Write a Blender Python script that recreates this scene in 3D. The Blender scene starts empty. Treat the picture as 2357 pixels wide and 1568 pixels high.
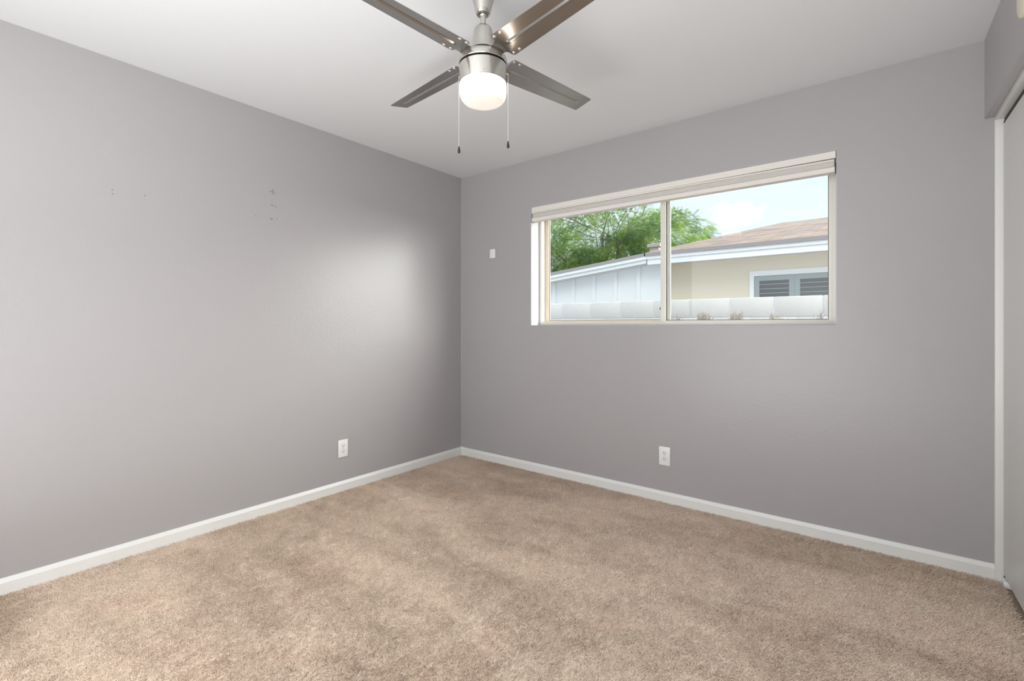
import bpy, bmesh, math, random
from mathutils import Vector, Matrix
sc = bpy.context.scene
C = sc.collection
PI = math.pi

# ------------------------------------------------------------ camera
CAM = Vector((2.954, -3.030, 1.143))
cd = bpy.data.cameras.new('camera'); cam = bpy.data.objects.new('camera', cd); C.objects.link(cam)
cam.location = CAM
cam.rotation_euler = (PI/2, 0, math.atan2(0.618, 0.7856))
cd.sensor_fit = 'HORIZONTAL'; cd.sensor_width = 36.0
cd.lens = 36.0*1094.0/2357.0
cd.shift_y = -(784-748)/2357.0
cd.clip_start = 0.05; cd.clip_end = 300
sc.camera = cam
sc.view_settings.view_transform = 'Standard'; sc.view_settings.look = 'None'
sc.view_settings.gamma = 1.0; sc.view_settings.use_curve_mapping = False
sc.view_settings.exposure = 0.32

# ------------------------------------------------------------ world
w = bpy.data.worlds.new('sky'); sc.world = w; w.use_nodes = True
nt = w.node_tree; N = nt.nodes; L = nt.links; N.clear()
out = N.new('ShaderNodeOutputWorld'); bg = N.new('ShaderNodeBackground')
tc = N.new('ShaderNodeTexCoord'); sep = N.new('ShaderNodeSeparateXYZ')
L.new(tc.outputs['Generated'], sep.inputs[0])
# soft clouds low over the roofs
mp = N.new('ShaderNodeMapping'); mp.inputs['Scale'].default_value = (1, 1, 2.4); mp.inputs['Location'].default_value = (0.35, 0.1, 0.0)
nz = N.new('ShaderNodeTexNoise'); nz.inputs['Scale'].default_value = 5.0; nz.inputs['Detail'].default_value = 6; nz.inputs['Roughness'].default_value = 0.55
L.new(tc.outputs['Generated'], mp.inputs[0]); L.new(mp.outputs[0], nz.inputs['Vector'])
cr = N.new('ShaderNodeValToRGB'); cr.color_ramp.elements[0].position = 0.50; cr.color_ramp.elements[0].color = (0.80, 0.90, 1.0, 1)
cr.color_ramp.elements[1].position = 0.70; cr.color_ramp.elements[1].color = (0.90, 0.95, 1.0, 1)
L.new(nz.outputs['Fac'], cr.inputs[0])
# the puffy cloud above the neighbour's roof
cl = Vector((0.3535, 0.9100, 0.1730)).normalized()   # direction tuned below
cdir = Vector((1690-1178.5, 1094, 748-494))
cw = Vector((0.786*cdir.x-0.618*cdir.y, 0.6187*cdir.x+0.7856*cdir.y, cdir.z)).normalized()
sub = N.new('ShaderNodeVectorMath'); sub.operation = 'SUBTRACT'; sub.inputs[1].default_value = cw
L.new(tc.outputs['Generated'], sub.inputs[0])
scl = N.new('ShaderNodeVectorMath'); scl.operation = 'MULTIPLY'; scl.inputs[1].default_value = (26, 26, 46)
L.new(sub.outputs[0], scl.inputs[0])
nz2 = N.new('ShaderNodeTexNoise'); nz2.inputs['Scale'].default_value = 1.4; nz2.inputs['Detail'].default_value = 5
L.new(scl.outputs[0], nz2.inputs['Vector'])
ln = N.new('ShaderNodeVectorMath'); ln.operation = 'LENGTH'; L.new(scl.outputs[0], ln.inputs[0])
ad = N.new('ShaderNodeMath'); ad.operation = 'MULTIPLY_ADD'; ad.inputs[1].default_value = -1.8
L.new(nz2.outputs['Fac'], ad.inputs[0]); L.new(ln.outputs['Value'], ad.inputs[2])
mr0 = N.new('ShaderNodeMapRange'); mr0.inputs['From Min'].default_value = 0.45; mr0.inputs['From Max'].default_value = -0.15
L.new(ad.outputs[0], mr0.inputs['Value'])
mxc = N.new('ShaderNodeMix'); mxc.data_type = 'RGBA'; mxc.inputs['B'].default_value = (1.0, 1.0, 1.0, 1)
L.new(mr0.outputs[0], mxc.inputs['Factor']); L.new(cr.outputs[0], mxc.inputs['A'])
# bright hazy sky higher up on the window side
mr = N.new('ShaderNodeMapRange'); mr.interpolation_type = 'SMOOTHSTEP'
mr.inputs['From Min'].default_value = 0.28; mr.inputs['From Max'].default_value = 0.45
mr.inputs['To Min'].default_value = 0.0; mr.inputs['To Max'].default_value = 1.0
L.new(sep.outputs['Z'], mr.inputs['Value'])
mry = N.new('ShaderNodeMapRange'); mry.interpolation_type = 'SMOOTHSTEP'
mry.inputs['From Min'].default_value = -0.1; mry.inputs['From Max'].default_value = 0.5
mry.inputs['To Min'].default_value = 0.0; mry.inputs['To Max'].default_value = 0.6
L.new(sep.outputs['Y'], mry.inputs['Value'])
mrz = N.new('ShaderNodeMapRange'); mrz.interpolation_type = 'SMOOTHSTEP'
mrz.inputs['From Min'].default_value = 0.80; mrz.inputs['From Max'].default_value = 0.60
L.new(sep.outputs['Z'], mrz.inputs['Value'])
mz = N.new('ShaderNodeMath'); mz.operation = 'MULTIPLY'; L.new(mr.outputs[0], mz.inputs[0]); L.new(mrz.outputs[0], mz.inputs[1])
mul = N.new('ShaderNodeMath'); mul.operation = 'MULTIPLY_ADD'; mul.inputs[2].default_value = 0.93
L.new(mz.outputs[0], mul.inputs[0]); L.new(mry.outputs[0], mul.inputs[1])
# added glow in the unseen sky right of the window, lighting the left wall
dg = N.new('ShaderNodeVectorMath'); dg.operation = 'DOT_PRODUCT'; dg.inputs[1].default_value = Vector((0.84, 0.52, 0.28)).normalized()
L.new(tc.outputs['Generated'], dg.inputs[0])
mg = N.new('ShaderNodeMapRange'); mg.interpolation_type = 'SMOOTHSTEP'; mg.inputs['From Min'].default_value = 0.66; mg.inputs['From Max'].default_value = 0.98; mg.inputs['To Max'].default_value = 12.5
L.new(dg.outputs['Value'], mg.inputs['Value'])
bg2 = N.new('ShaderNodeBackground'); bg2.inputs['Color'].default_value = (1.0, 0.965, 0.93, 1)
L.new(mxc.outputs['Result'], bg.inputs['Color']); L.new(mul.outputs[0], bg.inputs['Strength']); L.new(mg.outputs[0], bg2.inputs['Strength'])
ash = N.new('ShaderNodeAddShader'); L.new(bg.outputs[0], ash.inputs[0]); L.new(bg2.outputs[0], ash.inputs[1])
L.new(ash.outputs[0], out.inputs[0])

# ------------------------------------------------------------ lights
def area(name, loc, rot, sx, sy, power, col):
    d = bpy.data.lights.new(name, 'AREA'); d.shape = 'RECTANGLE'; d.size = sx; d.size_y = sy
    d.energy = power; d.color = col
    o = bpy.data.objects.new(name, d); o.location = loc; o.rotation_euler = rot; C.objects.link(o)
    return o
sd = bpy.data.lights.new('sun', 'SUN'); sd.energy = 1.2; sd.angle = math.radians(35); sd.color = (1, 0.97, 0.92)
so = bpy.data.objects.new('sun', sd); so.rotation_euler = (math.radians(42), 0, math.radians(25)); C.objects.link(so)
# added fill lamps, unseen behind the camera, aimed up to brighten the room
area('ceiling_fill_light', (2.3, -3.45, 1.6), (math.radians(180), 0, 0), 1.2, 0.6, 14, (1, 1, 1))
area('floor_fill_light', (2.3, -3.48, 0.22), (math.radians(180), 0, 0), 2.4, 0.75, 40, (1, 1, 1))
# added fill lamp before the solid back wall, facing the window
area('back_fill_light', (1.7, -3.86, 1.15), (math.radians(90), 0, 0), 2.0, 2.0, 34, (0.94, 0.97, 1.0))
pt = area('window_portal', (1.755, 0.26, 1.60), (math.radians(-90), 0, 0), 1.99, 0.93, 1, (1, 1, 1))
pt.data.cycles.is_portal = True

# ------------------------------------------------------------ materials
MATS = {}
def lin(c): return tuple(((x/255)/12.92 if x/255 <= 0.04045 else ((x/255+0.055)/1.055)**2.4) for x in c)
def mat(name, col, rough=0.5, metal=0.0, spec=0.5, bump=None, emis=None, vary=None, aniso=0):
    if name in MATS: return MATS[name]
    m = bpy.data.materials.new(name); m.use_nodes = True; n = m.node_tree.nodes; l = m.node_tree.links
    b = n['Principled BSDF']; b.inputs['Base Color'].default_value = (*col, 1)
    b.inputs['Roughness'].default_value = rough; b.inputs['Metallic'].default_value = metal
    b.inputs['Specular IOR Level'].default_value = spec
    t = n.new('ShaderNodeTexCoord')
    if vary:   # (scale, amount)
        z = n.new('ShaderNodeTexNoise'); z.inputs['Scale'].default_value = vary[0]; z.inputs['Detail'].default_value = 4
        l.new(t.outputs['Object'], z.inputs['Vector'])
        x = n.new('ShaderNodeMix'); x.data_type = 'RGBA'; x.inputs['A'].default_value = (*[c*(1-vary[1]) for c in col], 1)
        x.inputs['B'].default_value = (*[min(1, c*(1+vary[1])) for c in col], 1)
        l.new(z.outputs['Fac'], x.inputs['Factor']); l.new(x.outputs['Result'], b.inputs['Base Color'])
    if bump:   # (scale, strength, distance)
        z = n.new('ShaderNodeTexNoise'); z.inputs['Scale'].default_value = bump[0]; z.inputs['Detail'].default_value = 3
        l.new(t.outputs['Object'], z.inputs['Vector'])
        bp = n.new('ShaderNodeBump'); bp.inputs['Strength'].default_value = bump[1]; bp.inputs['Distance'].default_value = bump[2]
        l.new(z.outputs['Fac'], bp.inputs['Height']); l.new(bp.outputs[0], b.inputs['Normal'])
    if emis:
        b.inputs['Emission Color'].default_value = (*emis[0], 1); b.inputs['Emission Strength'].default_value = emis[1]
    MATS[name] = m
    return m

def wall_paint():
    m = mat('grey_wall_paint', (0.412, 0.397, 0.402), 0.40)
    n = m.node_tree.nodes; l = m.node_tree.links; b = n['Principled BSDF']; t = n.new('ShaderNodeTexCoord')
    b.inputs['Roughness'].default_value = 0.33
    a = n.new('ShaderNodeTexNoise'); a.inputs['Scale'].default_value = 55; a.inputs['Detail'].default_value = 3
    c = n.new('ShaderNodeTexNoise'); c.inputs['Scale'].default_value = 5; c.inputs['Detail'].default_value = 4
    l.new(t.outputs['Object'], a.inputs['Vector']); l.new(t.outputs['Object'], c.inputs['Vector'])
    s = n.new('ShaderNodeMath'); s.operation = 'MULTIPLY_ADD'; s.inputs[1].default_value = 3.0
    l.new(c.outputs['Fac'], s.inputs[0]); l.new(a.outputs['Fac'], s.inputs[2])
    bp = n.new('ShaderNodeBump'); bp.inputs['Strength'].default_value = 0.35; bp.inputs['Distance'].default_value = 0.0016
    l.new(s.outputs[0], bp.inputs['Height']); l.new(bp.outputs[0], b.inputs['Normal'])
    return m
PAINT = wall_paint()
CEIL = mat('ceiling_paint', (0.76, 0.775, 0.785), 0.6, bump=(60, 0.2, 0.002))
WHITE = mat('white_gloss_trim', (0.80, 0.80, 0.77), 0.35, bump=(12, 0.1, 0.002))
DOORW = mat('white_door_paint', (0.80, 0.80, 0.78), 0.38, bump=(9, 0.08, 0.002))
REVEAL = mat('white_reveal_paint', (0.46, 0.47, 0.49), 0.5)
ALMOND = mat('almond_aluminium', (0.80, 0.70, 0.56), 0.4)
CREAM = mat('cream_aluminium', (0.80, 0.77, 0.70), 0.4)
SAGE = mat('weathered_aluminium', (0.62, 0.63, 0.56), 0.45)
BLACK = mat('black_rubber_and_gap', (0.012, 0.012, 0.012), 0.5)  # rubber parts, and the painted shade in the closet door gap
PLASTIC = mat('white_plastic', (0.85, 0.85, 0.84), 0.3)
PLASTIC2 = mat('white_plastic_face', (0.80, 0.82, 0.82), 0.35)
SLOT = mat('outlet_slot_dark', (0.02, 0.02, 0.018), 0.6)
BLIND = mat('off_white_blind', (0.80, 0.77, 0.71), 0.5)
BLINDG = mat('blind_fabric', (0.66, 0.645, 0.61), 0.75)
IVORY = mat('aged_ivory_plastic', (0.72, 0.68, 0.50), 0.4)
STEEL = mat('polished_steel', (0.78, 0.76, 0.73), 0.15, 1.0)
CHAINM = mat('bead_chain_metal', (0.85, 0.82, 0.76), 0.2, 1.0)
KNOB = mat('black_gloss_plastic', (0.012, 0.012, 0.013), 0.15)
NICKEL = mat('brushed_nickel', (0.56, 0.545, 0.505), 0.24, 1.0)
BLADE = mat('brushed_nickel_blade', (0.47, 0.455, 0.43), 0.22, 1.0)

def globe_mat():
    m = mat('lit_opal_glass', (0.5, 0.46, 0.43), 0.25)
    n = m.node_tree.nodes; l = m.node_tree.links; b = n['Principled BSDF']; t = n.new('ShaderNodeTexCoord')
    s = n.new('ShaderNodeSeparateXYZ'); l.new(t.outputs['Object'], s.inputs[0])
    r = n.new('ShaderNodeMapRange'); r.interpolation_type = 'SMOOTHSTEP'; r.inputs['From Min'].default_value = -0.19; r.inputs['From Max'].default_value = -0.115
    r.inputs['To Min'].default_value = 0.50; r.inputs['To Max'].default_value = 6.0
    l.new(s.outputs['Z'], r.inputs['Value'])
    b.inputs['Emission Color'].default_value = (1.0, 0.84, 0.72, 1)
    l.new(r.outputs[0], b.inputs['Emission Strength'])
    return m
GLOBE = globe_mat()

def glass_mat():
    m = bpy.data.materials.new('window_glass'); m.use_nodes = True; n = m.node_tree.nodes; l = m.node_tree.links; n.clear()
    o = n.new('ShaderNodeOutputMaterial'); mx = n.new('ShaderNodeMixShader'); tr = n.new('ShaderNodeBsdfTransparent')
    g = n.new('ShaderNodeBsdfGlossy'); g.inputs['Roughness'].default_value = 0.0; f = n.new('ShaderNodeFresnel'); f.inputs['IOR'].default_value = 1.45
    tr.inputs['Color'].default_value = (0.965, 0.985, 0.975, 1)
    ge = n.new('ShaderNodeNewGeometry'); iv = n.new('ShaderNodeMath'); iv.operation = 'SUBTRACT'; iv.inputs[0].default_value = 1.0
    l.new(ge.outputs['Backfacing'], iv.inputs[1]); fm = n.new('ShaderNodeMath'); fm.operation = 'MULTIPLY'
    l.new(f.outputs[0], fm.inputs[0]); l.new(iv.outputs[0], fm.inputs[1])
    l.new(fm.outputs[0], mx.inputs[0]); l.new(tr.outputs[0], mx.inputs[1]); l.new(g.outputs[0], mx.inputs[2]); l.new(mx.outputs[0], o.inputs[0])
    return m
GLASS = glass_mat()

def carpet_mat():
    m = bpy.data.materials.new('beige_carpet'); m.use_nodes = True; n = m.node_tree.nodes; l = m.node_tree.links
    b = n['Principled BSDF']; b.inputs['Roughness'].default_value = 0.95; b.inputs['Specular IOR Level'].default_value = 0.1
    t = n.new('ShaderNodeTexCoord')
    def noise(scale, det, rough=0.5, dist=0, stretch=None, rot=0):
        z = n.new('ShaderNodeTexNoise'); z.inputs['Scale'].default_value = scale; z.inputs['Detail'].default_value = det
        z.inputs['Roughness'].default_value = rough; z.inputs['Distortion'].default_value = dist
        if stretch:
            q = n.new('ShaderNodeMapping'); q.inputs['Scale'].default_value = stretch; q.inputs['Rotation'].default_value = (0, 0, rot)
            l.new(t.outputs['Object'], q.inputs[0]); l.new(q.outputs[0], z.inputs['Vector'])
        else: l.new(t.outputs['Object'], z.inputs['Vector'])
        return z
    fa = noise(185, 2, 0.6, 0.5, (1, 2.4, 1), math.radians(35)); fb = noise(185, 2, 0.6, 0.5, (1, 2.4, 1), math.radians(-25))
    pick = noise(3.0, 2); pr = n.new('ShaderNodeMapRange'); pr.inputs['From Min'].default_value = 0.45; pr.inputs['From Max'].default_value = 0.55
    l.new(pick.outputs['Fac'], pr.inputs['Value'])
    mf = n.new('ShaderNodeMix'); l.new(pr.outputs[0], mf.inputs['Factor']); l.new(fa.outputs['Fac'], mf.inputs['A']); l.new(fb.outputs['Fac'], mf.inputs['B'])
    grain = noise(700, 1)
    gm = n.new('ShaderNodeMath'); gm.operation = 'MULTIPLY_ADD'; gm.inputs[1].default_value = 0.35
    l.new(grain.outputs['Fac'], gm.inputs[0]); l.new(mf.outputs['Result'], gm.inputs[2])
    r1 = n.new('ShaderNodeValToRGB'); e = r1.color_ramp.elements
    e[0].position = 0.53; e[0].color = (0.17, 0.118, 0.083, 1); e[1].position = 0.84; e[1].color = (0.85, 0.70, 0.56, 1)
    k = e.new(0.61); k.color = (0.54, 0.425, 0.33, 1)
    l.new(gm.outputs[0], r1.inputs[0])
    sweep = noise(1.5, 3, 0.55, 0.6, (0.55, 1.8, 1), math.radians(20))
    mid = noise(9, 4, 0.6, 0.8)
    a = n.new('ShaderNodeMath'); a.operation = 'MULTIPLY_ADD'; a.inputs[1].default_value = 0.45
    l.new(mid.outputs['Fac'], a.inputs[0]); l.new(sweep.outputs['Fac'], a.inputs[2])
    r2 = n.new('ShaderNodeValToRGB'); e = r2.color_ramp.elements
    e[0].position = 0.54; e[0].color = (0.76, 0.725, 0.695, 1); e[1].position = 0.84; e[1].color = (1.0, 1.0, 1.0, 1)
    l.new(a.outputs[0], r2.inputs[0])
    mx = n.new('ShaderNodeMix'); mx.data_type = 'RGBA'; mx.blend_type = 'MULTIPLY'; mx.inputs['Factor'].default_value = 1
    l.new(r1.outputs[0], mx.inputs['A']); l.new(r2.outputs[0], mx.inputs['B'])
    pk = noise(3.5, 2)
    r3 = n.new('ShaderNodeMapRange'); r3.inputs['From Min'].default_value = 0.52; r3.inputs['From Max'].default_value = 0.68; r3.inputs['To Max'].default_value = 0.12
    l.new(pk.outputs['Fac'], r3.inputs['Value'])
    m2 = n.new('ShaderNodeMix'); m2.data_type = 'RGBA'; m2.blend_type = 'MULTIPLY'; m2.inputs['B'].default_value = (1.0, 0.82, 0.78, 1)
    l.new(r3.outputs[0], m2.inputs['Factor']); l.new(mx.outputs['Result'], m2.inputs['A'])
    l.new(m2.outputs['Result'], b.inputs['Base Color'])
    bp = n.new('ShaderNodeBump'); bp.inputs['Strength'].default_value = 0.9; bp.inputs['Distance'].default_value = 0.006
    l.new(gm.outputs[0], bp.inputs['Height'])
    bp2 = n.new('ShaderNodeBump'); bp2.inputs['Strength'].default_value = 0.5; bp2.inputs['Distance'].default_value = 0.02
    l.new(mid.outputs['Fac'], bp2.inputs['Height']); l.new(bp2.outputs[0], bp.inputs['Normal'])
    l.new(bp.outputs[0], b.inputs['Normal'])
    return m
CARPET = carpet_mat()
def pile_mat():
    m = CARPET.copy(); m.name = 'beige_carpet_tufts'; n = m.node_tree.nodes; l = m.node_tree.links; b = n['Principled BSDF']
    for lk in list(b.inputs['Normal'].links): l.remove(lk)
    rp = [x for x in n if x.type == 'VALTORGB'][0]
    for e, c in zip(rp.color_ramp.elements, ((0.38, 0.285, 0.215), (0.86, 0.715, 0.585), (0.97, 0.87, 0.76))): e.color = (*c, 1)
    return m
PILE = pile_mat()

# ------------------------------------------------------------ mesh helpers
def B(): return bmesh.new()
def box(bm, x0, x1, y0, y1, z0, z1, bev=0, f=None):
    vs = [Vector((x, y, z)) for x in (x0, x1) for y in (y0, y1) for z in (z0, z1)]
    if f: vs = [f(v) for v in vs]
    v = [bm.verts.new(p) for p in vs]
    fs = [bm.faces.new([v[i] for i in q]) for q in ((0,1,3,2),(4,6,7,5),(0,4,5,1),(2,3,7,6),(0,2,6,4),(1,5,7,3))]
    if bev:
        es = list({e for q in fs for e in q.edges})
        bmesh.ops.bevel(bm, geom=es, offset=bev, segments=2, affect='EDGES', profile=0.5)
def prism(bm, pts, a, b, place):
    """pts: 2-D outline; place(p, q, t) -> 3-D for t in (a, b)"""
    va = [bm.verts.new(place(p, q, a)) for p, q in pts]; vb = [bm.verts.new(place(p, q, b)) for p, q in pts]
    n = len(pts); bm.faces.new(va); bm.faces.new(vb[::-1])
    for i in range(n): bm.faces.new((va[i], vb[i], vb[(i+1) % n], va[(i+1) % n]))
def lathe(bm, prof, seg=64, cx=0, cy=0, cz=0):
    rings = []
    for r, z in prof:
        if r < 1e-6: rings.append([bm.verts.new((cx, cy, cz+z))])
        else: rings.append([bm.verts.new((cx+r*math.cos(2*PI*i/seg), cy+r*math.sin(2*PI*i/seg), cz+z)) for i in range(seg)])
    for a, b in zip(rings[:-1], rings[1:]):
        if len(a) == 1 and len(b) == 1: continue
        for i in range(seg):
            j = (i+1) % seg
            if len(a) == 1: bm.faces.new((a[0], b[j], b[i]))
            elif len(b) == 1: bm.faces.new((a[i], a[j], b[0]))
            else: bm.faces.new((a[i], a[j], b[j], b[i]))
def tube(bm, pts, rad, seg=8):
    pts = [Vector(p) for p in pts]; rads = rad if isinstance(rad, (list, tuple)) else [rad]*len(pts)
    prev = None; rings = []
    for i, p in enumerate(pts):
        d = (pts[min(i+1, len(pts)-1)]-pts[max(i-1, 0)]).normalized()
        u = d.orthogonal().normalized() if prev is None else (prev - d*prev.dot(d)).normalized()
        prev = u; v = d.cross(u)
        rings.append([bm.verts.new(p+(u*math.cos(2*PI*k/seg)+v*math.sin(2*PI*k/seg))*rads[i]) for k in range(seg)])
    for a, b in zip(rings[:-1], rings[1:]):
        for k in range(seg): bm.faces.new((a[k], a[(k+1) % seg], b[(k+1) % seg], b[k]))
    bm.faces.new(rings[0][::-1]); bm.faces.new(rings[-1])
def obj(name, bm, m, parent=None, smooth=None, kind=None):
    bmesh.ops.recalc_face_normals(bm, faces=bm.faces)
    me = bpy.data.meshes.new(name); bm.to_mesh(me); bm.free()
    me.materials.append(m)
    if smooth is not None:
        for p in me.polygons: p.use_smooth = True
        me.set_sharp_from_angle(angle=math.radians(smooth))
    o = bpy.data.objects.new(name, me); C.objects.link(o)
    if parent: o.parent = parent
    if kind: o['kind'] = kind
    return o
def tag(o, label, cat, group=None, kind=None):
    o['label'] = label; o['category'] = cat
    if group: o['group'] = group
    if kind: o['kind'] = kind
    return o
def thing(name, label, cat, loc=(0, 0, 0), rz=0, group=None, kind=None):
    o = bpy.data.objects.new(name, None); o.empty_display_size = 0.05; C.objects.link(o)
    o.location = loc; o.rotation_euler = (0, 0, rz)
    return tag(o, label, cat, group, kind)
def copy_tree(o, parent=None):
    c = o.copy(); C.objects.link(c); c.parent = parent
    for ch in [x for x in list(C.objects) if x.parent == o]: copy_tree(ch, c)
    return c

# ============================================================ the room
H = 2.44
WX0, WX1, WZ0, WZ1 = 0.758, 2.752, 1.137, 2.070       # window opening
bm = B(); box(bm, -0.2, 4.2, -4.1, 0.0, -0.12, -0.007)
tag(obj('floor', bm, CARPET, kind='structure'), 'beige cut pile carpet covering the whole floor', 'carpet')
bm = B(); box(bm, -0.2, 4.2, -4.1, 0.2, H, H+0.15)
tag(obj('ceiling', bm, CEIL, kind='structure'), 'flat white painted ceiling above the fan', 'ceiling')
bm = B(); box(bm, -0.2, 0.0, -4.1, 0.2, 0, H)
wl = tag(obj('wall_left', bm, PAINT, kind='structure'), 'plain grey left wall with nail holes', 'wall')
bm = B()
box(bm, 0, WX0, 0, 0.2, 0, H); box(bm, WX1, 4.2, 0, 0.2, 0, H)
box(bm, WX0, WX1, 0, 0.2, 0, WZ0); box(bm, WX0, WX1, 0, 0.2, WZ1, H)
tag(obj('wall_window', bm, PAINT, kind='structure'), 'grey wall with the wide window', 'wall')
bm = B(); box(bm, 0, 4.2, -4.1, -3.9, 0, H)
tag(obj('wall_back', bm, PAINT, kind='structure'), 'grey wall behind the photographer', 'wall')
bm = B(); ABSORB = mat('dark_bounce_absorber', (0.11, 0.06, 0.045), 0.9, bump=(25, 0.5, 0.01))  # unseen dark layer added to cut light bouncing onto the neighbour's house
box(bm, -0.2, WX0-0.02, 0.201, 0.25, -0.15, H); box(bm, WX1+0.02, 4.2, 0.201, 0.25, -0.15, H)
box(bm, WX0-0.02, WX1+0.02, 0.201, 0.25, -0.15, WZ0-0.02); box(bm, WX0-0.02, WX1+0.02, 0.201, 0.25, WZ1+0.02, H)
tag(obj('wall_bounce_absorber', bm, ABSORB, kind='structure'), 'added unseen dark layer outside the window wall, soaking up bounced light', 'wall')
# the pile: short twisted tufts standing on the carpet backing
bm = B(); bm.faces.new([bm.verts.new(p) for p in ((0.0145, -3.6, -0.0068), (3.43, -3.6, -0.0068), (3.36, -0.0145, -0.0068), (0.0145, -0.0145, -0.0068))])
pile = tag(obj('carpet_pile', bm, PILE), 'short beige carpet tufts covering the floor', 'carpet pile', kind='stuff')
if pile.data.polygons[0].normal.z < 0: pile.data.flip_normals()
pm = pile.modifiers.new('pile', 'PARTICLE_SYSTEM'); ps = pm.particle_system.settings
ps.type = 'HAIR'; ps.count = 950000; ps.hair_length = 0.0070; ps.hair_step = 2; ps.display_step = 2; ps.render_step = 1
ps.use_advanced_hair = True; ps.emit_from = 'FACE'; ps.distribution = 'RAND'; ps.use_even_distribution = True
ps.brownian_factor = 0.0; ps.factor_random = 0.0027; ps.normal_factor = 0.0011; ps.tangent_factor = 0.0015
ps.root_radius = 1.0; ps.tip_radius = 0.8; ps.radius_scale = 0.0018; ps.use_close_tip = True
# small caulked fillet in the corner between the grey walls
bm = B(); R = 0.005
pts = [(0, 0)] + [(R-R*math.sin(a), R-R*math.cos(a)) for a in [i*PI/10 for i in range(6)]]
prism(bm, pts, 0.065, H, lambda p, q, t: Vector((p, -q, t)))
tag(obj('trim_1', bm, PAINT, smooth=60, kind='structure'), 'thin caulk line in the corner of the grey walls', 'trim')

# closet wall, a hair out of square
def RW(v): return Vector((3.307 + v.x*0.99975 + v.y*-0.0223, v.y*0.99975 + v.x*0.0223, v.z))   # v.y is negative towards the camera
bm = B()
box(bm, 0, 0.15, -4.0, 0.10, 2.080, H, f=RW)
box(bm, 0, 0.15, -4.0, -2.45, -0.007, 2.080, f=RW)
tag(obj('wall_right', bm, PAINT, kind='structure'), 'grey header wall above the white closet doors', 'wall')
bm = B(); box(bm, 0.75, 0.80, -4.0, 0.1, 0, H, f=RW); box(bm, 0.15, 0.75, -2.6, -2.55, 0, H, f=RW)
tag(obj('wall_closet', bm, PAINT, kind='structure'), 'closet interior behind the white doors', 'wall')
bm = B()
box(bm, 0.031, 0.15, -0.018, 0.02, -0.007, 2.080, bev=0.0015, f=RW)
box(bm, 0.031, 0.15, -2.45, -0.018, 2.060, 2.080, bev=0.0015, f=RW)
tag(obj('trim_2', bm, WHITE, smooth=30, kind='structure'), 'white painted jamb around the closet opening', 'trim')
dr = thing('door_1', 'white flat sliding closet door at the right edge', 'closet door', kind='structure')
bm = B(); box(bm, 0.057, 0.089, -1.22, -0.0215, 0.034, 2.036, bev=0.002, f=RW)
obj('door_panel', bm, DOORW, dr, 30)
bm = B(); box(bm, 0.0585, 0.10, -0.0214, -0.0181, 0.012, 2.05, f=RW)  # black strip standing in for the shade in the gap between door and jamb
obj('gap_shade_strip', bm, BLACK, dr)
bm = B(); box(bm, 0.060, 0.15, -2.45, -0.02, 2.042, 2.0595, f=RW)
obj('door_track', bm, BLACK, dr)
bm = B(); box(bm, 0.050, 0.10, -0.075, -0.020, -0.007, 0.022, bev=0.004, f=RW)
obj('floor_guide', bm, PLASTIC, dr, 30)
dr2 = thing('door_2', 'second white sliding closet door behind the first', 'closet door', kind='structure')
bm = B(); box(bm, 0.100, 0.132, -2.44, -1.15, 0.030, 2.044, bev=0.002, f=RW)
obj('door_panel', bm, DOORW, dr2, 30)

# baseboards
prof = [(0, -0.007), (0.014, -0.007), (0.014, 0.047), (0.0125, 0.050), (0.005, 0.0645), (0.002, 0.0655), (0, 0.0655)]
bm = B(); prism(bm, prof, -3.9, 0.0, lambda p, q, t: Vector((p, t, q)))
tag(obj('baseboard_left', bm, WHITE, smooth=25, kind='structure'), 'white baseboard along the left wall', 'baseboard')
bm = B(); prism(bm, prof, 0.0, 3.338, lambda p, q, t: Vector((t, -p, q)))
tag(obj('baseboard_window', bm, WHITE, smooth=25, kind='structure'), 'white baseboard under the window wall', 'baseboard')

# nail holes and scuffs on the left wall
random.seed(4)
def on_left(u, v):
    r = (u-1178.5)/1094; q = (2.322+r*1.826)/(0.6187-r*0.7856); fw = 1.826+0.7856*q
    return Vector((0, CAM.y+q, CAM.z+(748-v)/1094*fw))
holes = [(258, 437, .0022), (259, 446, .0024), (333, 450, .0022), (622, 441, .003), (628, 439, .004), (628.5, 445, .004), (633, 444, .002),
         (626, 472, .0035), (588, 497, .002), (625, 504, .004), (638, 504.5, .0022)]
for u, v, r in holes:
    p = on_left(u, v); bm = B(); r *= 1.35
    n = 9; ring = [bm.verts.new((0.0006, p.y+r*(0.8+0.4*random.random())*math.cos(2*PI*k/n), p.z+r*(0.8+0.4*random.random())*math.sin(2*PI*k/n))) for k in range(n)]
    c = bm.verts.new((-0.001, p.y, p.z))
    for k in range(n): bm.faces.new((ring[k], ring[(k+1) % n], c))
    obj('nail_hole', bm, mat('hole_dark', (0.05, 0.045, 0.04), 0.9), wl)
p = on_left(634, 475.5); bm = B(); tube(bm, [p+Vector((0.0003, -0.009, 0.003)), p+Vector((0.0005, 0, 0)), p+Vector((0.0003, 0.009, -0.002))], 0.0011, 6)
obj('scuff_mark', bm, mat('scuff_grey', (0.16, 0.15, 0.15), 0.8), wl)

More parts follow.
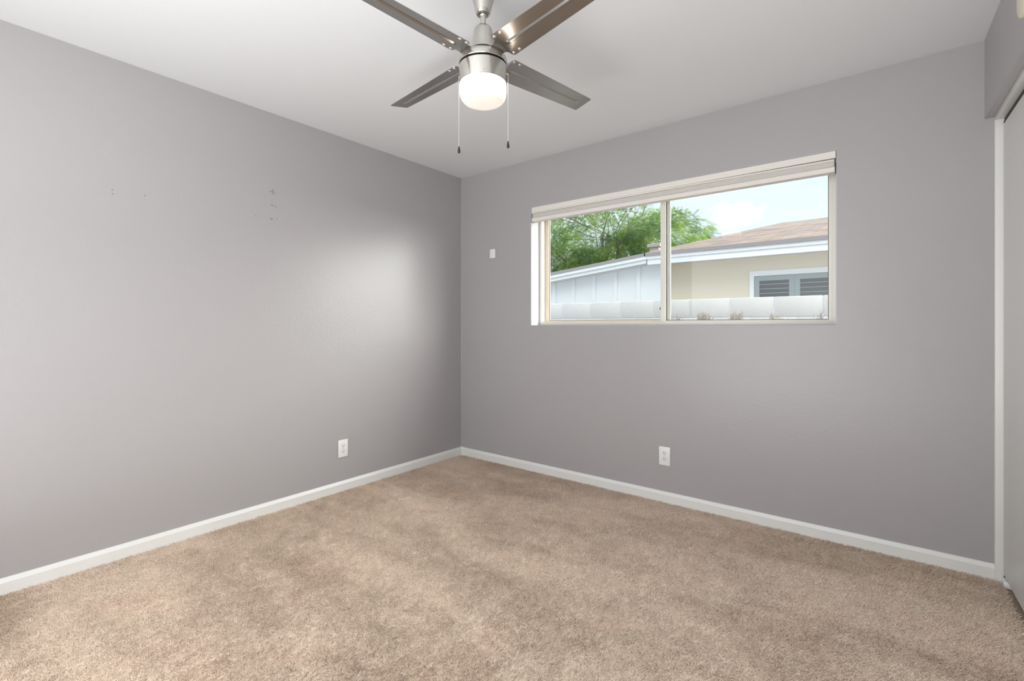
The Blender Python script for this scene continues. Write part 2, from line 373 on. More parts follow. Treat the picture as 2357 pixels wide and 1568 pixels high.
# ============================================================ window
win = thing('window_1', 'wide horizontal sliding window with almond aluminium frame', 'window', kind='structure')
Y0 = 0.113
bm = B()
t_ = 0.004
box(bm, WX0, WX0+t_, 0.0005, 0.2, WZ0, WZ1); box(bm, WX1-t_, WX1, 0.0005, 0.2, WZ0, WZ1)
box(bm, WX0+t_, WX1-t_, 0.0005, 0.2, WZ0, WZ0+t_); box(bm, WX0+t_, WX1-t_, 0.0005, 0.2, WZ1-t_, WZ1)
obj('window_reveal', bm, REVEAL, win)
X0, X1, Z0, Z1 = WX0+t_, WX1-t_, WZ0+t_, WZ1-t_
bm = B()
box(bm, X0, X0+0.023, Y0, 0.195, Z0, Z1, bev=0.002)
box(bm, X1-0.026, X1, Y0, 0.195, Z0, Z1, bev=0.002)
box(bm, X0+0.023, X1-0.026, Y0, 0.195, Z0, Z0+0.022, bev=0.002)
box(bm, X0+0.023, X1-0.026, Y0, 0.195, Z1-0.024, Z1, bev=0.002)
obj('window_frame', bm, CREAM, win, 30)
bm = B()    # track lips along the sill
box(bm, X0+0.023, X1-0.026, 0.130, 0.134, Z0+0.022, Z0+0.030); box(bm, X0+0.023, X1-0.026, 0.158, 0.161, Z0+0.022, Z0+0.028)
obj('sill_track', bm, ALMOND, win)
def sash(name, xa, xb, ya, yb, za, zb, wl_, wr_, wb, wt, m):
    b = B()
    box(b, xa, xa+wl_, ya, yb, za, zb, bev=0.0015); box(b, xb-wr_, xb, ya, yb, za, zb, bev=0.0015)
    box(b, xa+wl_, xb-wr_, ya, yb, za, za+wb, bev=0.0015); box(b, xa+wl_, xb-wr_, ya, yb, zb-wt, zb, bev=0.0015)
    s = obj(name, b, m, win, 30)
    g = B(); ym = (ya+yb)/2
    box(g, xa+wl_-0.004, xb-wr_+0.004, ym-0.0015, ym+0.0015, za+wb-0.004, zb-wt+0.004)
    obj('glass_pane', g, GLASS, s)
    g = B(); xa2, xb2, za2, zb2 = xa+wl_, xb-wr_, za+wb, zb-wt; e = 0.003
    box(g, xa2, xa2+e, ya+0.006, ym-0.0016, za2, zb2); box(g, xb2-e, xb2, ya+0.006, ym-0.0016, za2, zb2)
    box(g, xa2, xb2, ya+0.006, ym-0.0016, za2, za2+e)
    obj('glazing_gasket', g, BLACK, s)
    return s
fs = sash('fixed_sash', X0+0.023, 1.800, 0.163, 0.187, Z0+0.022, Z1-0.024, 0.034, 0.030, 0.014, 0.02, ALMOND)
ss = sash('sliding_sash', 1.752, X1-0.026, 0.128, 0.150, Z0+0.012, Z1-0.024, 0.036, 0.018, 0.020, 0.02, CREAM)
bm = B(); box(bm, 1.788, 1.812, 0.150, 0.162, Z0+0.022, Z1-0.03, bev=0.001)
obj('interlock_strip', bm, SAGE, ss, 30)
bm = B(); box(bm, 1.7445, 1.752, 0.132, 0.146, 1.245, 1.262, bev=0.002)
obj('sash_latch', bm, SLOT, ss, 30)

# ---- cellular shade pulled up to the top of the opening
sh = thing('window_shade', 'off-white shade pulled up in a flat stack across the window top', 'window shade', (WX0, 0, 0))
SX0, SX1 = 0.006, WX1-WX0-0.007
bm = B()
prism(bm, [(0.004, 2.0655), (0.002, 2.063), (0.002, 2.030), (0.005, 2.027), (0.060, 2.027), (0.060, 2.0655)], SX0, SX1, lambda p, q, t: Vector((t, p, q)))
obj('headrail', bm, BLIND, sh, 25)
bm = B()     # the valance lip, sagging a little towards the right
def lip(p, q, t): return Vector((t, p, q-0.006*max(0, (t-0.9)/1.1)**1.4))
N_ = 16
for i in range(N_):
    a, b_ = SX0+(SX1-SX0-0.006)*i/N_, SX0+(SX1-SX0-0.006)*(i+1)/N_
    prism(bm, [(0.003, 2.0265), (0.001, 2.018), (0.004, 2.0165), (0.05, 2.018), (0.05, 2.0265)], a, b_, lip)
bmesh.ops.remove_doubles(bm, verts=bm.verts, dist=1e-5)
obj('valance_lip', bm, BLIND, sh, 25)
bm = B()
pl = 4; zt, zb_ = 2.0165, 1.982
for k in range(pl):
    za, zc = zt-(zt-zb_)*k/pl, zt-(zt-zb_)*(k+1)/pl; zm = (za+zc)/2
    prism(bm, [(0.013, za), (0.009, zm), (0.013, zc), (0.048, zc), (0.052, zm), (0.048, za)], SX0+0.004, SX1-0.006, lambda p, q, t: Vector((t, p, q)))
obj('fabric_stack', bm, BLINDG, sh, 25)
bm = B()
prism(bm, [(0.006, 1.982), (0.003, 1.979), (0.003, 1.957), (0.006, 1.954), (0.052, 1.954), (0.052, 1.982)], SX0+0.002, SX1-0.004, lambda p, q, t: Vector((t, p, q)))
obj('bottom_rail', bm, BLIND, sh, 25)
bm = B(); box(bm, SX1-0.0035, SX1-0.0005, 0.006, 0.05, 1.952, 2.010)
obj('end_cap', bm, mat('dark_end_cap', (0.12, 0.11, 0.10), 0.6), sh)
bm = B(); tube(bm, [(1.088, 0.05, 1.954), (1.088, 0.05, 1.930), (1.112, 0.05, 1.930), (1.112, 0.05, 1.954)], 0.0011, 6)
obj('wire_clip', bm, STEEL, sh)

# ============================================================ wall fittings
def outlet(label, loc, rz):
    t = thing('wall_outlet', label, 'electrical outlet', loc, rz)      # local -y faces the room
    b = B(); box(b, -0.0365, 0.0365, -0.0065, 0.0, -0.060, 0.060, bev=0.0025); obj('cover_plate', b, PLASTIC, t, 40)
    for s in (0.0195, -0.0195):
        b = B(); pts = []
        for k in range(32):
            a = 2*PI*k/32; x = 0.0172*math.cos(a); z = 0.0172*math.sin(a); pts.append((x, max(-0.0135, min(0.0135, z))))
        prism(b, pts, -0.0085, -0.005, lambda p, q, y: Vector((p, y, q+s)))
        r = obj('socket', b, PLASTIC2, t, 30)
        b = B()
        box(b, -0.0075, -0.0051, -0.0088, -0.006, s-0.0005, s+0.0080); box(b, 0.0053, 0.0075, -0.0088, -0.006, s+0.0005, s+0.0075)
        prism(b, [(0.0026*math.cos(a*PI/6), 0.0026*math.sin(a*PI/6)) for a in range(12)], -0.0088, -0.006, lambda p, q, y: Vector((p, y, q+s-0.0072)))
        obj('socket_slots', b, SLOT, r)
    b = B(); prism(b, [(0.003*math.cos(a*PI/8), 0.003*math.sin(a*PI/8)) for a in range(16)], -0.0078, -0.006, lambda p, q, y: Vector((p, y, q)))
    obj('screw', b, mat('painted_screw', (0.55, 0.55, 0.53), 0.4), t, 30)
    return t
outlet('white duplex outlet low on the left wall near the corner', (0.0, -1.169, 0.289), PI/2)
outlet('white duplex outlet low on the wall below the window', (1.829, 0.0, 0.294), 0)
cr_ = thing('remote_cradle', 'small white plastic cradle box on the wall between corner and window', 'wall box', (0.372, 0, 1.737))
bm = B(); box(bm, -0.029, 0.029, -0.016, 0.0, -0.039, 0.039, bev=0.005); obj('cradle_body', bm, PLASTIC, cr_, 40)
bm = B(); box(bm, -0.021, 0.025, -0.0185, -0.0155, -0.035, 0.035, bev=0.001); obj('front_face', bm, PLASTIC2, cr_, 40)

sa = thing('smoke_alarm', 'round ivory smoke alarm on the header above the closet', 'smoke alarm', (0, 0, 0))
base = RW(Vector((0, -0.83, 2.190))); sa.location = base; sa.rotation_euler = (0, -PI/2, math.atan(0.0223))
bm = B(); lathe(bm, [(0, 0), (0.075, 0), (0.075, 0.007), (0.071, 0.011), (0.064, 0.012), (0, 0.012)], 64); obj('alarm_base', bm, IVORY, sa, 35)
bm = B(); lathe(bm, [(0.0, 0.012), (0.052, 0.012), (0.052, 0.024), (0.0, 0.024)], 48); obj('vent_core', bm, SLOT, sa, 35)
bm = B()
for k in range(56):
    a = 2*PI*k/56; M = Matrix.Rotation(a, 4, 'Z')
    box(bm, 0.050, 0.060, -0.0012, 0.0012, 0.012, 0.025, f=lambda v: M @ v)
obj('vent_fins', bm, IVORY, sa)
bm = B(); lathe(bm, [(0, 0.022), (0.061, 0.022), (0.062, 0.025), (0.0605, 0.030), (0.055, 0.033), (0.03, 0.034), (0, 0.034)], 64); obj('alarm_cap', bm, IVORY, sa, 35)

# ============================================================ ceiling fan
FD = 1.787
fl = -0.0608*FD
FX = CAM.x + 0.786*fl - 0.618*FD; FY = CAM.y + 0.6187*fl + 0.7856*FD
ZB = 2.168
fan = thing('ceiling_fan', 'brushed nickel four-blade ceiling fan with lit opal globe', 'ceiling fan', (FX, FY, ZB))
def fz(z): return z-ZB
def flathe(name, prof, m, parent=fan, sharp=35, seg=96):
    b = B(); lathe(b, [(r, fz(z)) for r, z in prof], seg); return obj(name, b, m, parent, sharp)
can = flathe('ceiling_canopy', [(0, H), (0.058, H), (0.060, 2.436), (0.058, 2.425), (0.048, 2.395), (0.040, 2.365), (0.034, 2.343), (0.0300, 2.323), (0.0285, 2.317), (0.025, 2.309), (0.020, 2.306), (0.0165, 2.306), (0.016, 2.32), (0, 2.32)], NICKEL)
flathe('hanger_ball', [(0, 2.316), (0.013, 2.315), (0.0148, 2.309), (0.0138, 2.303), (0.0125, 2.300), (0.0, 2.2995)], STEEL)
flathe('downrod', [(0.0105, 2.31), (0.0105, 2.255)], NICKEL, seg=32)
flathe('bell_cover', [(0.0105, 2.265), (0.018, 2.264), (0.027, 2.260), (0.0325, 2.253), (0.0350, 2.245), (0.0380, 2.222), (0.0415, 2.200), (0.0445, 2.184), (0.0475, 2.175), (0.0485, 2.171), (0.046, 2.1695), (0.0, 2.1695)], NICKEL)
flathe('motor_core', [(0, 2.1705), (0.0470, 2.1705), (0.0475, 2.150), (0.074, 2.140), (0.076, 2.105), (0, 2.105)], BLACK)
flathe('motor_housing', [(0.0635, 2.1500), (0.074, 2.1495), (0.083, 2.1465), (0.0885, 2.1400), (0.0905, 2.132), (0.0905, 2.1195), (0.0890, 2.1175), (0.074, 2.1175)], NICKEL)
lc = flathe('light_collar', [(0.076, 2.1105), (0.0885, 2.1105), (0.0905, 2.1085), (0.0895, 2.080), (0.0880, 2.048), (0.0865, 2.0465), (0.08, 2.0465)], NICKEL)
gl = flathe('glass_globe', [(0.082, 2.060), (0.0855, 2.052), (0.0868, 2.040), (0.0868, 2.014), (0.0858, 2.003), (0.0820, 1.992), (0.075, 1.983), (0.062, 1.9765), (0.044, 1.973), (0.022, 1.9715), (0, 1.971)], GLOBE, sharp=80)
def dome_screw(b, M, r=0.0035, h=0.0018):
    prof = [(r, 0), (r*0.92, h*0.5), (r*0.6, h), (r*0.25, h*0.9), (0, h*0.55)]
    rings = []
    for rr, z in prof:
        if rr == 0: rings.append([b.verts.new(M @ Vector((0, 0, z)))])
        else: rings.append([b.verts.new(M @ Vector((rr*math.cos(2*PI*i/14), rr*math.sin(2*PI*i/14), z))) for i in range(14)])
    for p, q in zip(rings[:-1], rings[1:]):
        for i in range(14):
            j = (i+1) % 14
            b.faces.new((p[i], p[j], q[0]) if len(q) == 1 else (p[i], p[j], q[j], q[i]))
camdir = math.atan2(CAM.y-FY, CAM.x-FX)      # direction from the hub towards the room side
for k in range(3):
    a = camdir+math.radians(2)+k*2*PI/3; b = B()
    M = Matrix.Translation((0.0888*math.cos(a), 0.0888*math.sin(a), fz(2.058))) @ Matrix.Rotation(a, 4, 'Z') @ Matrix.Rotation(PI/2, 4, 'Y')
    dome_screw(b, M, 0.0028, 0.002); obj('set_screw', b, STEEL, lc, 50)

BL = 0.612
def blade_half(x):
    """half width of the blade at distance x from the hub axis"""
    pts = [(0.066, 0.031), (0.090, 0.030), (0.0985, 0.032), (0.1035, 0.037), (0.1045, 0.043), (0.1050, 0.048), (0.1065, 0.0525), (0.110, 0.0565), (0.116, 0.0588), (0.121, 0.0590), (BL-0.010, 0.0465), (BL-0.0035, 0.0445), (BL, 0.040)]
    for (xa, ya), (xb, yb) in zip(pts[:-1], pts[1:]):
        if xa <= x <= xb: return ya+(yb-ya)*(x-xa)/(xb-xa)
    return pts[-1][1]
XS = [0.066, 0.08, 0.090, 0.0945, 0.0985, 0.1012, 0.1035, 0.104, 0.1045, 0.1055, 0.1065, 0.108, 0.110, 0.1125, 0.116, 0.119, 0.128, 0.134, 0.138, 0.142, 0.148]
x = 0.16
while x < BL-0.06: XS.append(x); x += 0.02
XS += [BL-0.058, BL-0.052, BL-0.048, BL-0.044, BL-0.036, BL-0.02, BL-0.010, BL-0.0065, BL-0.0035, BL-0.0015, BL]
FR = [-1, -0.85, -0.55, -0.30, -0.20, -0.155, -0.115, -0.06, 0, 0.06, 0.115, 0.155, 0.20, 0.30, 0.55, 0.85, 1]
def smooth01(t): t = max(0, min(1, t)); return t*t*(3-2*t)
PITCH = math.radians(-12)
def blade_z(x, y):
    rib = smooth01((x-0.128)/0.016)*smooth01((BL-0.044-x)/0.012)
    a = abs(y); prof = 1-smooth01((a-0.0028)/0.0055)
    z = 0.0052*rib*prof
    z += 0.35*max(0, a-0.040)**2*(-8)*0.12
    return -z
def blade_mesh():
    b = B(); T = 0.0011
    top, bot = [], []
    for x in XS:
        h = blade_half(x); rt, rb = [], []
        for f in FR:
            y = f*h if abs(f) > 0.25 else f*0.052
            z = blade_z(x, y)
            # twist from flat at the hub to the full pitch
            p = PITCH*smooth01((x-0.070)/0.045)
            def tw(v): return Vector((v[0], v[1]*math.cos(p)-v[2]*math.sin(p), v[1]*math.sin(p)+v[2]*math.cos(p)))
            rt.append(b.verts.new(tw((x, y, z+T)))); rb.append(b.verts.new(tw((x, y, z-T))))
        top.append(rt); bot.append(rb)
    n = len(FR)
    for i in range(len(XS)-1):
        for j in range(n-1):
            b.faces.new((top[i][j], top[i+1][j], top[i+1][j+1], top[i][j+1]))
            b.faces.new((bot[i][j], bot[i][j+1], bot[i+1][j+1], bot[i+1][j]))
        b.faces.new((top[i][0], bot[i][0], bot[i+1][0], top[i+1][0])); b.faces.new((top[i][-1], top[i+1][-1], bot[i+1][-1], bot[i][-1]))
    for i in (0, len(XS)-1):
        for j in range(n-1): b.faces.new((top[i][j], top[i][j+1], bot[i][j+1], bot[i][j]))
    return b
blade0 = obj('fan_blade', blade_mesh(), BLADE, fan, 30)
MP = Matrix.Rotation(PITCH, 4, 'X')
for (x, y) in ((0.117, 0.048), (0.147, 0.048), (0.117, -0.048), (0.147, -0.048)):
    b = B(); dome_screw(b, MP @ Matrix.Translation((x, y, -0.0010)) @ Matrix.Rotation(PI, 4, 'X'), 0.0066, 0.0030)
    obj('blade_screw', b, STEEL, blade0, 50)
AX = math.degrees(math.atan2(0.6187, 0.786))
angs = [43.8, 133.6, 223.8, 313.6]
for i, a in enumerate(angs):
    o = blade0 if i == 0 else copy_tree(blade0, fan)
    o.rotation_euler = (0, math.radians(-2.3), math.radians(a+AX)); o.location = (0, 0, -0.026)

def pull_chain(lat, dep, ztop, zknob, klen):
    """hung from the side of the collar; lat/dep measured along and across the view of the room"""
    x = 0.786*lat - 0.618*dep; y = 0.6187*lat + 0.7856*dep
    b = B(); z = ztop
    while z > zknob:
        bmesh.ops.create_icosphere(b, subdivisions=1, radius=0.00155, matrix=Matrix.Translation((x, y, fz(z)))); z -= 0.0040
    tube(b, [(x, y, fz(ztop)), (x, y, fz(zknob))], 0.0005, 5)
    d = Vector((x, y, 0)).normalized()
    tube(b, [(x, y, fz(ztop-0.001)), (x-d.x*0.004, y-d.y*0.004, fz(ztop+0.003)), (d.x*0.083, d.y*0.083, fz(ztop+0.004))], 0.0016, 8)
    c = obj('pull_chain', b, CHAINM, fan, 60)
    prof = [(0, 0), (0.0016, 0), (0.0022, -0.001), (0.0033, -0.25*klen), (0.0052, -0.62*klen), (0.0054, -0.74*klen), (0.0045, -0.90*klen), (0.0025, -0.985*klen), (0, -klen)]
    b = B(); lathe(b, prof, 20, x, y, fz(zknob)); obj('pull_knob', b, KNOB, c, 60)
pull_chain(-0.0905, 0.0, 2.078, 1.8135, 0.026)
pull_chain(0.0940, -0.012, 2.078, 1.8290, 0.027)

# ============================================================ outside
GZ = -0.15
bm = B(); box(bm, -40, 40, 0.2, 60, GZ-0.2, GZ)
tag(obj('ground', bm, mat('gravel', (0.10, 0.085, 0.07), 0.9, vary=(6, 0.2)), kind='structure'), 'gravel yard outside the window', 'ground')
STUCCO = mat('white_exterior_paint', (0.80, 0.83, 0.86), 0.7, bump=(30, 0.15, 0.004))
ROOFEDGE = mat('dark_drip_edge', (0.33, 0.31, 0.32), 0.7)
CREAMW = mat('cream_block_paint', (0.74, 0.67, 0.54), 0.8)
BLOCK = mat('painted_block', (0.78, 0.79, 0.79), 0.85, bump=(70, 0.25, 0.004), vary=(18, 0.06))
MORTAR = mat('pale_mortar', (0.84, 0.85, 0.86), 0.9)

def shingles():
    m = bpy.data.materials.new('asphalt_shingles'); m.use_nodes = True; n = m.node_tree.nodes; l = m.node_tree.links
    b = n['Principled BSDF']; b.inputs['Roughness'].default_value = 0.9
    t = n.new('ShaderNodeTexCoord'); mp = n.new('ShaderNodeMapping'); mp.inputs['Scale'].default_value = (1, 1, 1)
    l.new(t.outputs['Object'], mp.inputs[0])
    br = n.new('ShaderNodeTexBrick'); br.offset = 0.37; br.inputs['Scale'].default_value = 1.0
    br.inputs['Brick Width'].default_value = 0.42; br.inputs['Row Height'].default_value = 0.14; br.inputs['Mortar Size'].default_value = 0.007
    br.inputs['Mortar Smooth'].default_value = 0.4; br.inputs['Bias'].default_value = 0.0
    br.inputs['Color1'].default_value = (0.33, 0.22, 0.17, 1); br.inputs['Color2'].default_value = (0.22, 0.19, 0.175, 1); br.inputs['Mortar'].default_value = (0.09, 0.08, 0.075, 1)
    l.new(mp.outputs[0], br.inputs['Vector'])
    q = n.new('ShaderNodeMapping'); q.inputs['Scale'].default_value = (1.1, 6.5, 1); l.new(t.outputs['Object'], q.inputs[0])
    z = n.new('ShaderNodeTexNoise'); z.inputs['Scale'].default_value = 2.2; z.inputs['Detail'].default_value = 3; l.new(q.outputs[0], z.inputs['Vector'])
    r = n.new('ShaderNodeMapRange'); r.inputs['From Min'].default_value = 0.3; r.inputs['From Max'].default_value = 0.7; r.inputs['To Min'].default_value = 0.45; r.inputs['To Max'].default_value = 1.3; l.new(z.outputs['Fac'], r.inputs['Value'])
    x = n.new('ShaderNodeVectorMath'); x.operation = 'SCALE'; l.new(br.outputs['Color'], x.inputs[0]); l.new(r.outputs[0], x.inputs['Scale'])
    l.new(x.outputs[0], b.inputs['Base Color'])
    return m
SHING = shingles()

# --- block wall between the yards
fw_ = thing('block_wall', 'low white painted concrete block wall between the yards', 'garden wall', (0, 2.24, 0))
bm = B(); box(bm, -9, 7, 0.008, 0.19, GZ, 1.414)
obj('mortar_core', bm, MORTAR, fw_)
bm = B(); z = 1.42; row = 0
while z > 0.9:
    x = 2.087+(0.203 if row % 2 else 0)-0.406*24
    while x < 6.5:
        box(bm, x+0.005, x+0.401, 0.0, 0.2, z-0.195, z, bev=0.004); x += 0.406
    z -= 0.203; row += 1
obj('block_courses', bm, BLOCK, fw_, 30)

# --- neighbour's house
hs = thing('neighbour_house', 'cream single-storey house with white fascia and brown shingle roof', 'house', (0, 4.97, 0))
def hy(s): return s-8.0        # depth relative to the eave line
bm = B(); box(bm, -0.15, 7, hy(8.45), hy(8.7), GZ, 2.35)    # faint block joints raised in the cream wall
rnd = random.Random(3)
for z in (1.95, 1.74, 1.53):
    for k in range(4):
        x = 0.0+k*0.95+rnd.random()*0.3; box(bm, x, x+0.35+rnd.random()*0.3, hy(8.447), hy(8.45), z, z+0.006)
box(bm, 0.72, 0.73, hy(8.447), hy(8.45), 1.74, 1.95)
obj('cream_wall', bm, CREAMW, hs)
bm = B()
prism(bm, [(-5.5, GZ), (-0.15, GZ), (-0.15, 2.36), (-5.5, 1.80)], hy(8.25), hy(8.7), lambda p, q, t: Vector((p, t, q)))
obj('white_panel_wall', bm, STUCCO, hs)
bm = B()
for k in range(12):
    xx = -0.585-0.458*k+0.0
    box(bm, xx-0.035, xx+0.035, hy(8.215), hy(8.25), GZ, 2.27+(xx+0.355)*0.106-0.02)
obj('battens', bm, STUCCO, hs)
def rk(x): return 2.40+(x+0.355)*0.106      # rake height
def rake(zo0, zo1, y0, y1, m, name, x1=-0.355):
    b = B(); prism(b, [(-5.6, rk(-5.6)+zo0), (x1, rk(x1)+zo0), (x1, rk(x1)+zo1), (-5.6, rk(-5.6)+zo1)], hy(y0), hy(y1), lambda p, q, t: Vector((p, t, q)))
    return obj(name, b, m, hs)
rake(-0.055, 0.0, 7.97, 12.0, ROOFEDGE, 'side_roof')
rake(-0.11, -0.055, 7.98, 8.26, STUCCO, 'rake_trim'); rake(-0.175, -0.11, 8.01, 8.26, STUCCO, 'rake_board')
bm = B(); box(bm, -0.355, 7, hy(7.99), hy(8.03), 2.29, 2.345); obj('gutter_board', bm, STUCCO, hs)
bm = B(); box(bm, -0.33, 7, hy(8.01), hy(8.05), 2.195, 2.29); obj('fascia_board', bm, STUCCO, hs)
bm = B(); box(bm, -0.33, 7, hy(8.05), hy(8.45), 2.23, 2.25); obj('soffit', bm, STUCCO, hs)
bm = B(); box(bm, -0.375, 7, hy(7.97), hy(8.03), 2.345, 2.405); obj('drip_edge', bm, ROOFEDGE, hs)
bm = B()
A = [Vector((-0.37, hy(7.98), 2.404)), Vector((7, hy(7.98), 2.404)), Vector((7, hy(12.3), 3.47)), Vector((1.09, hy(12.3), 3.47))]
v1 = [bm.verts.new(p) for p in A]; v2 = [bm.verts.new(p-Vector((0, 0, 0.05))) for p in A]
bm.faces.new(v1); bm.faces.new(v2[::-1])
for i in range(4): bm.faces.new((v1[i], v2[i], v2[(i+1) % 4], v1[(i+1) % 4]))
obj('shingle_roof', bm, SHING, hs)
# its shuttered window
hw = obj('house_window', (lambda b: (box(b, 1.22, 3.62, hy(8.42), hy(8.46), 1.925, 2.006), box(b, 1.22, 1.285, hy(8.42), hy(8.46), 0.9, 1.925), box(b, 3.55, 3.62, hy(8.42), hy(8.46), 0.9, 1.925), b)[-1])(B()), mat('house_window_trim', (0.82, 0.84, 0.86), 0.5), hs)
bm = B(); box(bm, 1.285, 3.55, hy(8.435), hy(8.447), 0.9, 1.925)
obj('pane', bm, mat('dark_house_pane', (0.06, 0.075, 0.085), 0.15), hw)
bm = B()
for xa, xb in ((1.29, 1.85), (1.852, 2.41), (2.412, 2.97)):
    box(bm, xa, xa+0.072, hy(8.425), hy(8.44), 0.9, 1.92); box(bm, xb-0.072, xb, hy(8.425), hy(8.44), 0.9, 1.92); box(bm, xa+0.072, xb-0.072, hy(8.425), hy(8.44), 1.845, 1.92)
    z = 0.93
    while z < 1.82:
        box(bm, xa+0.072, xb-0.072, hy(8.43), hy(8.445), z, z+0.009); z += 0.071
obj('shutter', bm, mat('shutter_blue_grey', (0.28, 0.34, 0.36), 0.5), hw)

# --- chimney pipe and gabled roof behind
vp = thing('roof_vent', 'grey capped vent stack on the roof beside the tree', 'vent', (0, 0, 0))
bm = B(); box(bm, -2.28, -2.02, 9.9, 10.15, 2.3, 3.32); obj('vent_stack', bm, mat('vent_grey', (0.42, 0.38, 0.36), 0.8), vp)
bm = B(); box(bm, -2.34, -1.96, 9.85, 10.2, 3.32, 3.42, bev=0.01); obj('vent_cap', bm, mat('vent_grey', (0.42, 0.38, 0.36), 0.8), vp)
gb = thing('far_house', 'far gabled house end with dark roof edge above the shingles', 'house', (0, 0, 0))
gx0, gz0, sl = 1.18, 3.40, 0.40
YG = 11.5
bm = B(); prism(bm, [(gx0, gz0-0.02), (gx0+2.8, gz0-0.02+2.8*sl), (gx0+2.8, gz0-0.3+2.8*sl), (gx0+0.2, gz0-0.25)], YG, YG+5, lambda p, q, t: Vector((p, t, q)))
obj('gable_roof', bm, ROOFEDGE, gb)
bm = B(); prism(bm, [(gx0+0.3, gz0-0.16), (gx0+2.7, gz0-0.16+2.4*sl), (gx0+2.7, GZ), (gx0+0.3, GZ)], YG+0.1, YG+4, lambda p, q, t: Vector((p, t, q)))
obj('gable_wall', bm, STUCCO, gb)

# --- tree
rnd = random.Random(11)
tr = thing('mesquite_tree', 'large feathery green tree behind the white panelled house', 'tree', (-6.0, 14.0, GZ))
TO = Vector((-6.0, 14.0, GZ))
lobes = [((-6.2, 14.0, 4.35), (3.3, 2.6, 1.75)), ((-9.8, 14.0, 4.0), (3.0, 2.6, 2.0)), ((-3.45, 14.0, 4.30), (1.75, 1.6, 0.98)), ((-7.6, 13.6, 3.0), (3.0, 2.0, 1.3)), ((-4.9, 13.8, 3.6), (2.0, 1.8, 1.1))]
bm = B()
base_ = Vector((0, 0, 0)); fork = Vector((-0.3, 0, 2.0))
tube(bm, [base_, Vector((-0.1, 0, 1.0)), fork], [0.24, 0.2, 0.17], 10)
tips = []
def grow(p, d, r, n, depth):
    pts = [p]; rs = [r]
    for i in range(n):
        d = (d+Vector((rnd.uniform(-.35, .35), rnd.uniform(-.3, .3), rnd.uniform(-.22, .25)))).normalized()
        p = p+d*rnd.uniform(0.35, 0.55); pts.append(p); rs.append(max(0.012, r*(1-0.75*(i+1)/n)))
    tube(bm, pts, rs, 6)
    tips.append(pts[-1])
    if depth:
        for q in range(3):
            k = rnd.randrange(1, len(pts)); dd = (d+Vector((rnd.uniform(-.9, .9), rnd.uniform(-.7, .7), rnd.uniform(-.3, .6)))).normalized()
            grow(pts[k], dd, rs[k]*0.6, max(3, n-2), depth-1)
for d in ((-1.2, 0.1, 0.55), (-0.9, 0.5, 0.9), (-0.4, -0.3, 1), (0.5, 0.2, 0.9), (1.0, 0, 0.75), (1.1, -0.3, 0.45), (-1.3, -0.4, 0.35)):
    grow(fork, Vector(d).normalized(), 0.075, 8, 2)
obj('trunk', bm, mat('tree_bark', (0.16, 0.13, 0.11), 0.9), tr, 60)
verts, faces, uvs = [], [], []
def leafy(n):
    for _ in range(n):
        c, r = rnd.choices(lobes, weights=[4, 3, 1.6, 3, 2])[0]
        while True:
            q = Vector((rnd.uniform(-1, 1), rnd.uniform(-1, 1), rnd.uniform(-1, 1)))
            if 0.35 < q.length < 1: break
        # clump the sprays so the sky shows between them
        p = Vector((c[0]+q.x*r[0], c[1]+q.y*r[1], c[2]+q.z*r[2]))
        k = math.sin(p.x*3.1+p.z*2.3)+math.sin(p.x*1.7-p.z*4.1+p.y*2.0)+math.sin(p.y*3.3+p.z*3.7)
        if k < -0.3 and rnd.random() < 0.72: continue
        d = Vector((q.x+rnd.uniform(-.6, .6), q.y+rnd.uniform(-.6, .6), q.z*0.6-0.25+rnd.uniform(-.4, .4))).normalized()
        side = d.orthogonal().normalized(); side.rotate(Matrix.Rotation(rnd.uniform(0, 6.28), 3, d))
        ln_ = rnd.uniform(0.16, 0.34); m_ = 9
        for i in range(m_):
            f = i/m_; pc = p-TO+d*ln_*f+Vector((0, 0, -0.10*f*f))
            for sgn in (-1, 1):
                tipv = pc+side*sgn*0.058*(1-0.5*f)+d*0.030
                wv = d*0.011
                i0 = len(verts); verts.extend([pc-wv*0.4, pc+(tipv-pc)*0.5-wv, tipv, pc+(tipv-pc)*0.5+wv]); faces.append((i0, i0+1, i0+2, i0+3))
leafy(24000)
me = bpy.data.meshes.new('foliage'); me.from_pydata([tuple(v) for v in verts], [], faces)
LEAF = bpy.data.materials.new('mesquite_leaf'); LEAF.use_nodes = True
n = LEAF.node_tree.nodes; l = LEAF.node_tree.links; b_ = n['Principled BSDF']; b_.inputs['Roughness'].default_value = 0.6
t = n.new('ShaderNodeTexCoord'); z = n.new('ShaderNodeTexNoise'); z.inputs['Scale'].default_value = 1.3; z.inputs['Detail'].default_value = 3
l.new(t.outputs['Object'], z.inputs['Vector']); r = n.new('ShaderNodeValToRGB'); r.color_ramp.elements[0].position = 0.38; r.color_ramp.elements[0].color = (0.06, 0.145, 0.03, 1)
r.color_ramp.elements[1].position = 0.62; r.color_ramp.elements[1].color = (0.24, 0.38, 0.06, 1); l.new(z.outputs['Fac'], r.inputs[0])
l.new(r.outputs[0], b_.inputs['Base Color'])
tl = n.new('ShaderNodeBsdfTranslucent'); l.new(r.outputs[0], tl.inputs['Color']); mx = n.new('ShaderNodeMixShader'); mx.inputs[0].default_value = 0.45
l.new(b_.outputs[0], mx.inputs[1]); l.new(tl.outputs[0], mx.inputs[2]); l.new(mx.outputs[0], n['Material Output'].inputs['Surface'])
me.materials.append(LEAF); fo = bpy.data.objects.new('foliage', me); C.objects.link(fo); fo.parent = tr; fo['kind'] = 'stuff'

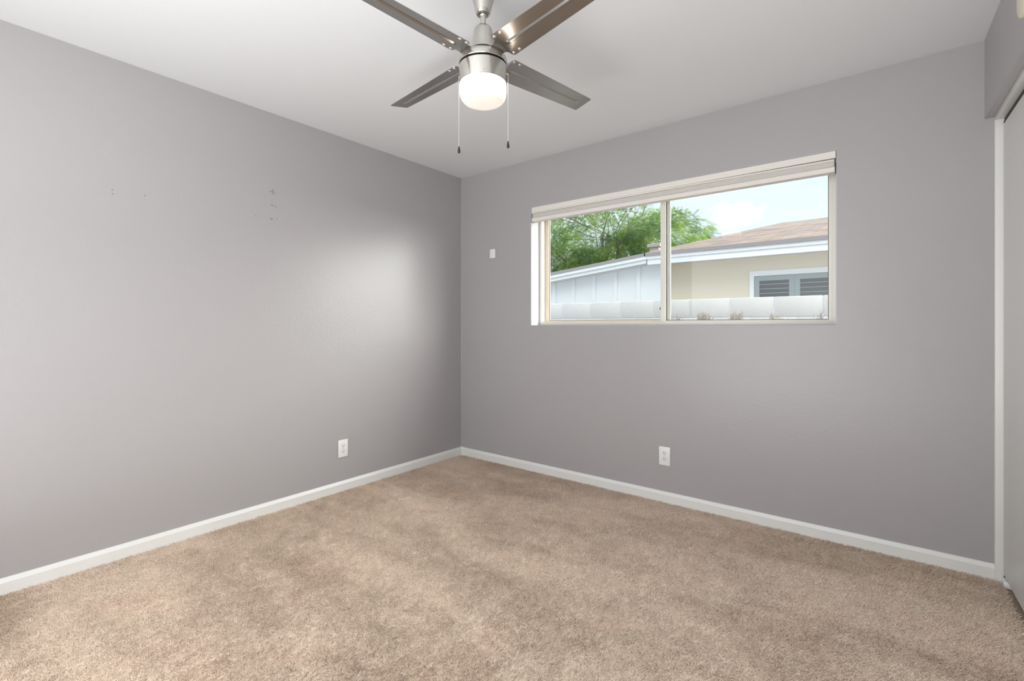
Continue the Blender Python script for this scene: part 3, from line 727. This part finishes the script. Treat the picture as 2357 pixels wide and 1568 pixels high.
# --- dry shrubs just outside the window, in front of the block wall
TW = mat('dry_twig', (0.30, 0.25, 0.22), 0.9)
def shrub(x, y, wdt, hgt, dens, label, green=False):
    t = thing('dry_shrub', label, 'shrub', (x, y, GZ), group='shrubs in front of the block wall')
    b = B()
    for k in range(dens):
        a = rnd.uniform(-1, 1); top = hgt*(1-0.22*a*a)*rnd.uniform(0.89, 1.0)
        p = Vector((a*wdt*0.3, rnd.uniform(-0.05, 0.05), 0)); e = Vector((a*wdt+rnd.uniform(-.02, .02), rnd.uniform(-0.12, 0.12), top))
        m1 = p.lerp(e, 0.55)+Vector((rnd.uniform(-.05, .05), 0, 0)); tube(b, [p, m1, e], [0.005, 0.003, 0.0016], 4)
        for j in range(7):
            f = rnd.uniform(0.80, 0.99); s = m1.lerp(e, (f-0.55)/0.45)
            tube(b, [s, s+Vector((rnd.uniform(-.04, .04), rnd.uniform(-.04, .04), rnd.uniform(0.0, .07)))], [0.0018, 0.0011], 3)
    obj('twigs', b, TW, t)
    if green:
        b = B()
        for k in range(70):
            c = Vector((rnd.gauss(0, 0.05), rnd.gauss(0, 0.03), hgt-0.09+rnd.uniform(-0.05, 0.03))); u = Vector((rnd.uniform(-1, 1), rnd.uniform(-1, 1), rnd.uniform(-1, 1))).normalized(); v = u.orthogonal()
            b.faces.new([b.verts.new(c+u*0.012), b.verts.new(c+v*0.005), b.verts.new(c-u*0.012), b.verts.new(c-v*0.005)])
        obj('leaves', b, mat('shrub_leaf', (0.30, 0.42, 0.12), 0.7), t)
shrub(1.31, 1.75, 0.10, 1.415, 110, 'sparse dry twiggy shrub just right of the window divider')
shrub(1.565, 1.75, 0.10, 1.432, 330, 'densest grey dry shrub in front of the block wall')
shrub(1.85, 1.75, 0.125, 1.418, 220, 'dry brown twiggy shrub between the dense one and the green tuft')
shrub(2.17, 1.75, 0.13, 1.408, 140, 'low dry shrub with a tuft of green leaves', True)
shrub(2.51, 1.75, 0.10, 1.418, 110, 'thin dry shrub at the right side of the window')
